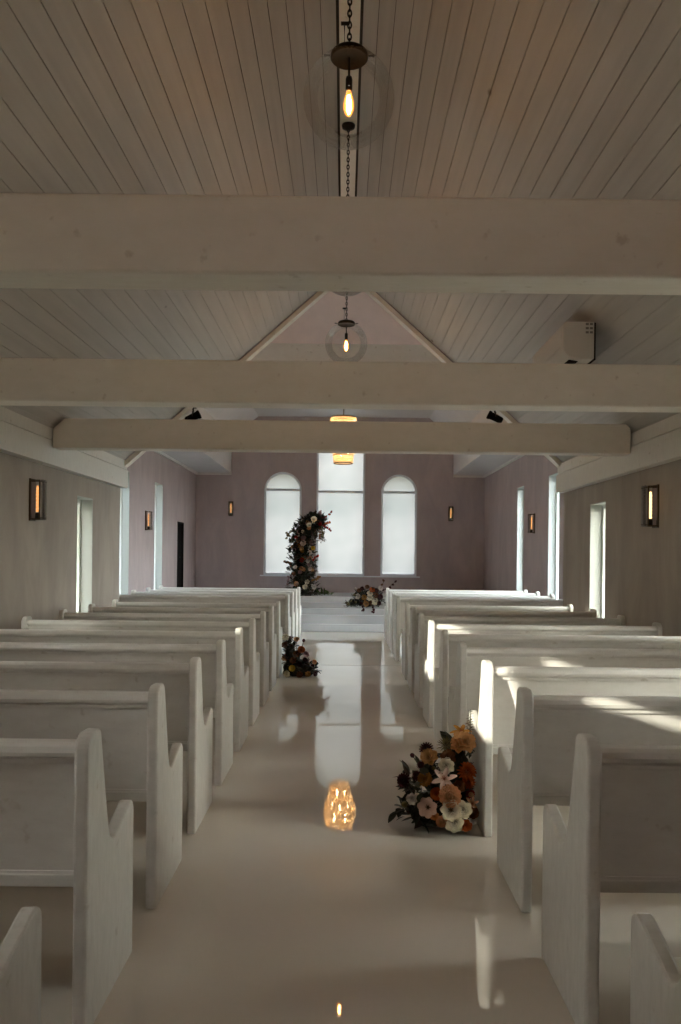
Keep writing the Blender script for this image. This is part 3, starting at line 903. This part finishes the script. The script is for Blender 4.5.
def bloom(root, kind, color, p, r, d, eye='eye'):
    i = random.randrange(2); key = (kind, color, i, eye)
    if key not in BCACHE:
        me = BM[kind][i][0].copy(); me.materials.append(FC[color])
        cm = BM[kind][i][1]
        if cm: cm = cm.copy(); cm.materials.append(M[eye] if kind == 'anemone' else FC['rust'])
        BCACHE[key] = (me, cm)
    me, cm = BCACHE[key]
    nm = {'rose':'rose','ranunculus':'ranunculus','dahlia':'dahlia','anemone':'anemone','lily':'lily','spider':'thistle','bud':'flower_bud'}[kind]
    o = bpy.data.objects.new(nm, me); COL.objects.link(o); o.parent = root
    d = Vector(d).normalized()
    q = d.to_track_quat('Z','Y') @ Euler((0,0,random.uniform(0,6.28))).to_quaternion()
    o.matrix_local = Matrix.LocRotScale(Vector(p) - d*r*.35, q, Vector((r,r,r)))
    if cm:
        e = bpy.data.objects.new('flower_eye', cm); COL.objects.link(e); e.parent = o
    return o

def leaf(bm, p, d, L, Wd, mi=0, bend=.3):
    d = Vector(d).normalized(); s = d.cross(Vector((random.uniform(-.4,.4),random.uniform(-.4,.4),1)))
    if s.length < 1e-3: s = Vector((1,0,0))
    s.normalize(); n = s.cross(d).normalized()
    prev = None; n_ = 5
    for j in range(n_+1):
        v = j/n_; w = Wd*.5*math.sin(PI*min(1,.06+.94*v))**.9 if j < n_ else 0.0004
        c = Vector(p)+d*L*v - n*bend*L*v*v
        a = [bm.verts.new(c-s*w+n*w*.35), bm.verts.new(c), bm.verts.new(c+s*w+n*w*.35)]
        if prev:
            for q in range(2):
                f = bm.faces.new((prev[q],prev[q+1],a[q+1],a[q])); f.material_index = mi
        prev = a

def foliage(root, centers, n, size, mats=(0,0,0,1), name='foliage', spread=.8, floor_z=None, out=None):
    """centers: list of (x,y,z, rx,ry,rz) blobs in root space"""
    bm = bm_new()
    for i in range(n):
        c = random.choice(centers)
        while True:
            v = Vector((random.uniform(-1,1),random.uniform(-1,1),random.uniform(-1,1)))
            if .05 < v.length < 1: break
        v = v.normalized()*(random.random()**.45)
        p = Vector((c[0]+v.x*c[3], c[1]+v.y*c[4], c[2]+v.z*c[5]))
        d = Vector((v.x/c[3], v.y/c[4], v.z/c[5]))*min(c[3:6]) + Vector((random.uniform(-1,1),random.uniform(-1,1),random.uniform(-.6,1)))*spread
        L = size*random.uniform(.6,1.35)
        if floor_z is not None:
            p.z = max(p.z, floor_z+.012)
            if p.z + d.normalized().z*L < floor_z+.01: d.z = abs(d.z)+.2
        leaf(bm, p, d, L, L*random.uniform(.35,.6), random.choice(mats), random.uniform(-.1,.25))
    if floor_z is not None:
        for v in bm.verts: v.co.z = max(v.co.z, floor_z+.003)
    if out is not None:
        for v in bm.verts: v.co = out(v.co)
    o = link(name, bm, [M['leaf'], M['leaf_brown'], M['leaf_bright']], root, True, fix=False); o['kind'] = 'stuff'
    return o

def mound_core(root, centers, name='moss_base'):
    bm = bm_new()
    for c in centers:
        vs = bmesh.ops.create_icosphere(bm, subdivisions=3, radius=1)['verts']
        for v in vs:
            k = 1 + .18*noise.noise(v.co*3+Vector(c[:3])*5)
            v.co = Vector((c[0]+v.co.x*c[3]*k, c[1]+v.co.y*c[4]*k, max(.002, c[2]+v.co.z*c[5]*k) if c[6:] else c[2]+v.co.z*c[5]*k))
    return link(name, bm, mat('dark moss', (.022,.022,.012), .9, bump=.6, bscale=30), root)

def stem(bm, a, b, r=.003, sag=.02):
    a, b = Vector(a), Vector(b)
    m = (a+b)/2 + Vector((0,0,sag))
    tube(bm, [a, (a+m)/2+Vector((0,0,sag*.3)), m, (m+b)/2+Vector((0,0,sag*.3)), b], r, 5)

# --- big aisle mound on the right
base = Vector((.545,4.27,0))
fr_ = thing('flower_arrangement', 'big floor mound of rust, peach and cream flowers against a bright pew end', 'flowers', base, 'floor and altar flower arrangements')
cs = [(.03,.02,.12,.12,.15,.12,1), (.08,.06,.28,.08,.12,.15,1), (-.07,0,.08,.10,.13,.08,1)]
def keep_r(co):
    co = co.copy(); co.x = min(co.x, .182); return co
mound_core(fr_, cs)
foliage(fr_, [(.02,0,.16,.15,.18,.16), (.10,.12,.32,.09,.09,.18), (.10,0,.12,.09,.14,.12), (-.12,-.02,.10,.13,.13,.10), (-.10,-.02,.26,.10,.10,.10)], 300, .085, (0,0,1,0), floor_z=0, out=keep_r)
def fz(X, Y): return 380+X/4.864, 690+Y/4.864
FL = [ # crop px, kind, colour, radius in crop px, depth offset (negative = nearer)
 (222,280,'dahlia','burgundy',34,-.02),(110,437,'dahlia','burgundy',36,-.08),(155,315,'bud','burgundy',20,-.04),(195,362,'dahlia','burgundy',20,-.08),(178,415,'dahlia','burgundy',26,-.09),
 (237,325,'rose','tan',36,-.06),(318,262,'spider','olive',44,-.02),(395,200,'lily','gold',44,.06),(458,248,'rose','tan',50,.0),(380,268,'rose','apricot',34,-.02),
 (330,325,'rose','brown',32,-.06),(322,368,'rose','cream',34,-.10),(312,432,'lily','blush',52,-.15),(432,392,'dahlia','rust',46,-.08),(488,380,'dahlia','red',34,-.02),
 (476,445,'dahlia','rust',34,-.06),(492,505,'dahlia','red',26,-.05),(218,432,'ranunculus','ochre',28,-.13),(341,516,'ranunculus','peach',42,-.19),(230,572,'anemone','blush',50,-.19),
 (345,586,'anemone','cream',52,-.21),(402,584,'rose','cream',38,-.19),(362,646,'rose','cream',40,-.21),(445,508,'bud','peach',22,-.13),(462,552,'lily','peach',30,-.13),
 (275,505,'ranunculus','rust',24,-.16),(417,660,'rose','rust',26,-.17),(155,530,'rose','pale',24,-.12),(115,557,'bud','olive',26,-.10),(492,636,'rose','pale',20,-.11),
 (300,640,'ranunculus','peach',22,-.2),(262,610,'rose','apricot',20,-.19),(385,468,'rose','brown',26,-.14),(455,600,'rose','brown',24,-.15),(260,380,'bud','olive',20,-.08)]
bs = bm_new()
for X, Y, kd, c, r_, dy in FL:
    x, y = fz(X, Y); yy = base.y + dy
    p = at(x, y, yy) - base
    p.z = max(p.z, .035)
    rad = r_/4.864/FPX*yy*1.06
    p.x = min(p.x, .182-rad*.95)
    d = (p - Vector((.06,.10,.10))).normalized() + Vector((-.1,-.75,.15))
    bloom(fr_, kd, c, p, rad, d)
    stem(bs, (random.uniform(-.03,.05), .02, .03), p-d.normalized()*rad*.5, .0028)
p = at(*fz(441,95), base.y+.03)-base; q = at(*fz(436,200), base.y+.03)-base
p.x = min(p.x,.17); q.x = min(q.x,.16)
stem(bs, q-Vector((0,0,.15)), p, .003, 0)
link('stems', bs, M['stem'], fr_)
bm = bm_new()
for k in range(34):
    t = k/33; c = q.lerp(p, t); a = k*2.4; L = .035*(1-.6*t)
    leaf(bm, c, (math.cos(a), math.sin(a), .6), L, L*.5, 0)
link('spike', bm, [M['leaf_brown']], fr_, fix=False)

# --- aisle mound on the left, farther off
base = Vector((-.565,9.55,0))
fl_ = thing('flower_arrangement', 'small dark floor mound with orange and yellow blooms, farther down the aisle', 'flowers', base, 'floor and altar flower arrangements')
mound_core(fl_, [(-.02,0,.10,.14,.14,.11,1), (.06,0,.06,.16,.12,.07,1), (-.08,0,.26,.06,.10,.14,1)])
def keep_l(co):
    co = co.copy(); co.x = max(co.x, -.182); return co
foliage(fl_, [(-.03,0,.14,.13,.15,.14), (.10,0,.08,.16,.13,.08), (-.08,0,.32,.07,.10,.16)], 260, .08, (0,0,0,1), floor_z=0, out=keep_l)
bs = bm_new()
def fz2(X, Y): return 270+X/11.35, 620+Y/11.35
for X, Y, kd, c, r_, dy in [(165,195,'rose','cream',40,0),(222,205,'rose','mauve',24,0),(300,218,'rose','tan',30,-.03),(385,225,'bud','burgundy',34,0),(170,280,'rose','brown',38,-.03),
  (235,300,'dahlia','burgundy',30,-.05),(355,335,'ranunculus','rust',36,-.05),(150,420,'dahlia','rust',44,-.06),(120,432,'rose','tan',26,-.06),(410,390,'rose','mauve',32,-.08),(300,385,'rose','brown',36,-.08),
  (250,548,'ranunculus','yellow',30,-.17),(190,612,'ranunculus','cream',30,-.17),(505,478,'rose','apricot',26,-.08),(485,525,'dahlia','burgundy',26,-.09),(440,500,'bud','olive',22,-.09),
  (520,612,'dahlia','burgundy',32,-.09),(430,612,'rose','ochre',30,-.13),(335,620,'rose','brown',34,-.16),(400,450,'dahlia','burgundy',30,-.08),(260,460,'rose','brown',34,-.13),(330,500,'dahlia','burgundy',34,-.13)]:
    x, y = fz2(X, Y); yy = base.y+dy
    p = at(x, y, yy)-base; p.z = max(p.z, .035); rad = r_/11.35/FPX*yy
    p.x = max(p.x, -.182+rad*.95)
    d = (p-Vector((0,.1,.1))).normalized()+Vector((0,-.8,.15))
    bloom(fl_, kd, c, p, rad, d); stem(bs, (0,.02,.03), p-d.normalized()*rad*.5, .003)
link('stems', bs, M['stem'], fl_)

# --- flower column curling over at its top
base = at(303, 598, 19.95); base.z = .45
fc_ = thing('flower_column', 'tall column of dark foliage and roses curling over at the top', 'flowers', base)
path = [at(x, y, 19.95)-base for x, y in ((303,597),(302,580),(301.5,562),(302,545),(304,534),(309,525),(316,520.5),(322,522))]
wid = [.36,.33,.31,.30,.29,.25,.17,.10]
path[0].z = .02
bm = bm_new(); tube(bm, [(p.x,p.y,max(p.z,.015)) for p in path], .03, 8); box(bm, (-.22,-.2,0), (.22,.2,.014)); link('frame', bm, M['black_metal'], fc_)
cs = []
for i in range(len(path)-1):
    for t in (0,.5):
        p = path[i].lerp(path[i+1], t); w = wid[i]+(wid[i+1]-wid[i])*t
        cs.append((p.x,p.y,max(p.z,w*.25),w,w*.8,w*.8))
mound_core(fc_, [(c[0],c[1],max(c[2],c[5]*.9),c[3]*.62,c[4]*.62,c[5]*.7) for c in cs])
foliage(fc_, [(c[0],c[1]-.03,c[2],c[3]*1.12,c[4]*1.1,c[5]*1.1) for c in cs], 2300, .13, (0,0,0,0,1), floor_z=.003)
tipc = path[-1]
foliage(fc_, [(tipc.x+.02,tipc.y,tipc.z-.05,.12,.1,.14),(tipc.x,tipc.y,tipc.z-.38,.05,.05,.16)], 150, .085, (0,1,1), name='trailing_leaves')
foliage(fc_, [(.5,-.1,.04,.30,.12,.03)], 40, .12, (2,2,0), floor_z=.003, name='fern')
bs = bm_new()
pal = [('rose','blush'),('rose','tan'),('rose','brown'),('ranunculus','peach'),('rose','cream'),('dahlia','burgundy'),('rose','mauve'),('rose','pale'),('rose','apricot'),('dahlia','rust'),('rose','ochre')]
nb = 0
for k in range(66):
    f = random.random()*(len(path)-1.01); i = int(f); c = path[i].lerp(path[i+1], f-i); w = wid[i]+(wid[i+1]-wid[i])*(f-i)
    a = random.uniform(-PI*.95, -PI*.05)
    d = Vector((math.cos(a), math.sin(a), random.uniform(-.1,.45)))
    p = c + Vector((d.x*w*.95, d.y*w*.78, d.z*w*.5)); p.z = max(p.z, .06)
    kd, cl = random.choice(pal)
    bloom(fc_, kd, cl, p, random.uniform(.038,.060), d+Vector((0,-.4,0)))
# pixel-picked accents: pale roses and red sprays
for x, y, kd, c, r_ in ((303,543,'rose','blush',.085),(296,537,'dahlia','red',.06),(302,560,'ranunculus','red',.06),(313,548,'rose','yellow',.06),(314,519,'rose','cream',.085),(309,525,'rose','cream',.07),(309,528,'rose','apricot',.06),(305,587,'rose','cream',.075),(314,587,'rose','pale',.07),(295,567,'rose','pale',.06),(308,561,'rose','pale',.06),(310,569,'rose','blush',.06),(300,572,'rose','mauve',.06),(320,524,'dahlia','red',.06)):
    p = at(x, y, 19.95-.30)-base
    bloom(fc_, kd, c, p, r_*.82, (0,-1,.2))
def spray(root, bs, pts, col, r_=.03, nbuds=5):
    pts = [Vector(p) for p in pts]
    tube(bs, pts, .005, 5)
    for k in range(nbuds):
        t = (k+1)/nbuds*(len(pts)-1); i = min(int(t), len(pts)-2); p = pts[i].lerp(pts[i+1], t-i)
        d = Vector((random.uniform(-1,1), random.uniform(-.6,.3), random.uniform(-.3,1)))
        bloom(root, 'bud', col, p+d.normalized()*.03, r_, d)
YF = 19.9
for pts, col in (([(316,520),(324,518),(331,512.5)],'red'),([(318,522),(325,527),(331,531)],'red'),([(318,518),(321,514),(320,512)],'mauve'),([(318,522),(325,524),(330,523)],'rust'),
                 ([(312,562),(315,558),(318,555.5)],'red'),([(296,540),(290,536),(286,533)],'olive'),([(294,530),(290,532),(287,538)],'olive'),([(297,565),(289,563),(284,562)],'brown'),
                 ([(310,582),(316,579),(319,577)],'ochre'),([(319,522),(320.5,532),(320,539)],'brown'),([(321,522),(322.5,532),(322.5,537)],'olive'),([(296,575),(289,577),(287,584)],'mauve')):
    spray(fc_, bs, [at(x, y, YF-.05)-base for x, y in pts], col, .05, 6)
link('stems', bs, M['stem'], fc_)

# --- low arrangement on the altar step
base = at(367, 606.5, 17.72); base.z = .30
fa_ = thing('flower_arrangement', 'low wide arrangement of cream and dark flowers on the altar step', 'flowers', base, 'floor and altar flower arrangements')
cs = [(-.14,0,.20,.20,.16,.20), (.12,0,.22,.24,.16,.22), (0,0,.10,.34,.15,.10)]
mound_core(fa_, [(c[0],c[1],c[2],c[3]*.7,c[4]*.7,c[5]*.8,1) for c in cs])
foliage(fa_, cs + [(-.36,0,.05,.10,.08,.04)], 560, .11, (0,0,0,1), floor_z=.003)
bs = bm_new()
def fz3(X, Y): return 335+X/9.08, 570+Y/9.08
for X, Y, kd, c, r_ in [(318,212,'rose','cream',26),(315,250,'rose','cream',28),(365,288,'rose','cream',30),(280,305,'rose','tan',26),(245,165,'dahlia','burgundy',22),(293,150,'dahlia','brown',24),(338,180,'rose','rust',24),
  (380,185,'dahlia','burgundy',22),(415,165,'rose','pale',22),(205,240,'rose','pale',24),(265,250,'rose','ochre',24),(415,240,'dahlia','burgundy',28),(370,230,'rose','brown',24),(220,185,'rose','brown',20),(185,290,'bud','olive',22),
  (400,300,'dahlia','burgundy',24),(330,300,'rose','brown',20),(240,290,'dahlia','burgundy',22),(185,165,'bud','pale',20),(175,225,'bud','olive',20)]:
    x, y = fz3(X, Y); p = at(x, y, 17.72-.17)-base; p.z = max(p.z, .05)
    d = (p-Vector((0,.2,.05))).normalized()+Vector((0,-.7,.1))
    bloom(fa_, kd, c, p, r_/9.08/FPX*17.6, d)
for pts, col, n in (([(378,592),(382,586),(384,581)],'brown',3),([(380,592),(388,588),(395,582)],'burgundy',5),([(363,606),(363,609),(363,611)],'burgundy',4),([(372,606),(373,610),(373,613)],'burgundy',5),([(352,600),(349,604),(347,604.5)],'olive',4)):
    yy = 17.60 if pts[0][1] < 600 else 17.36
    spray(fa_, bs, [at(x, y, yy)-base for x, y in pts], col, .045 if yy > 17.5 else .04, n)
link('stems', bs, M['stem'], fa_)

# ------------------------------------------------------------------ light
w = bpy.data.worlds.new('sky'); SC.world = w; w.use_nodes = True
nt = w.node_tree; bg = nt.nodes['Background']
tc = nt.nodes.new('ShaderNodeTexCoord'); sep = nt.nodes.new('ShaderNodeSeparateXYZ')
nt.links.new(tc.outputs['Generated'], sep.inputs['Vector'])
rz = nt.nodes.new('ShaderNodeValToRGB')
e = rz.color_ramp.elements
e[0].position = .0; e[0].color = (.97,.97,.92,1)
e[1].position = 1.0; e[1].color = (.72,.85,1.0,1)
m2 = e.new(.25); m2.color = (.92,.97,.98,1)
nt.links.new(sep.outputs['Z'], rz.inputs['Fac'])
# evening sky: bright on the sun's side (behind the entrance), dim beyond the altar wall
sep2 = nt.nodes.new('ShaderNodeSeparateXYZ'); nt.links.new(tc.outputs['Generated'], sep2.inputs['Vector'])
mr = nt.nodes.new('ShaderNodeMapRange'); mr.inputs['From Min'].default_value = 1; mr.inputs['From Max'].default_value = -1
mr.inputs['To Min'].default_value = 0; mr.inputs['To Max'].default_value = 1
nt.links.new(sep2.outputs['Y'], mr.inputs['Value'])
pw = nt.nodes.new('ShaderNodeMath'); pw.operation = 'POWER'; pw.inputs[1].default_value = 1.5
mn = nt.nodes.new('ShaderNodeMath'); mn.operation = 'MINIMUM'; mn.inputs[1].default_value = .56
nt.links.new(mr.outputs['Result'], mn.inputs[0]); nt.links.new(mn.outputs[0], pw.inputs[0])
ma = nt.nodes.new('ShaderNodeMath'); ma.operation = 'MULTIPLY_ADD'; ma.inputs[1].default_value = 30; ma.inputs[2].default_value = .16
nt.links.new(pw.outputs[0], ma.inputs[0])
mxw = nt.nodes.new('ShaderNodeMix'); mxw.data_type = 'RGBA'; mxw.blend_type = 'MULTIPLY'; mxw.inputs[0].default_value = 1
wr = nt.nodes.new('ShaderNodeValToRGB'); wr.color_ramp.elements[0].position = .05; wr.color_ramp.elements[0].color = (.90,1.0,1.0,1)
wr.color_ramp.elements[1].position = .5; wr.color_ramp.elements[1].color = (1.0,.90,.805,1)
nt.links.new(mr.outputs['Result'], wr.inputs['Fac']); nt.links.new(rz.outputs['Color'], mxw.inputs[6]); nt.links.new(wr.outputs['Color'], mxw.inputs[7])
nt.links.new(mxw.outputs[2], bg.inputs['Color']); nt.links.new(ma.outputs[0], bg.inputs['Strength'])

sun = bpy.data.lights.new('sun', 'SUN'); sun.energy = 5; sun.angle = R(.6); sun.color = (1.0,.90,.76)
so = bpy.data.objects.new('sun', sun); COL.objects.link(so)
so.rotation_euler = Vector((1.0,.65,-.30)).to_track_quat('-Z','Y').to_euler()

# ------------------------------------------------------------------ camera
cam = bpy.data.cameras.new('camera'); co = bpy.data.objects.new('camera', cam); COL.objects.link(co)
co.matrix_world = Matrix.Translation((0,0,HC)) @ Matrix.Rotation(PI/2, 4, 'X') @ Matrix.Rotation(ROLL, 4, 'Z')
cam.sensor_fit = 'AUTO'; cam.sensor_width = 36; cam.lens = FPX/1024*36
cam.shift_x = -(CX-340.5)/1024; cam.shift_y = (CY-512)/1024
cam.clip_start = .05; cam.clip_end = 300
SC.camera = co

vs = SC.view_settings
vs.view_transform = 'Standard'; vs.look = 'None'; vs.gamma = 1; vs.exposure = 1.5
vs.use_curve_mapping = False
SC.cycles.use_denoising = True
SC.cycles.max_bounces = 10; SC.cycles.diffuse_bounces = 6; SC.cycles.transparent_max_bounces = 12
SC.cycles.sample_clamp_indirect = 6
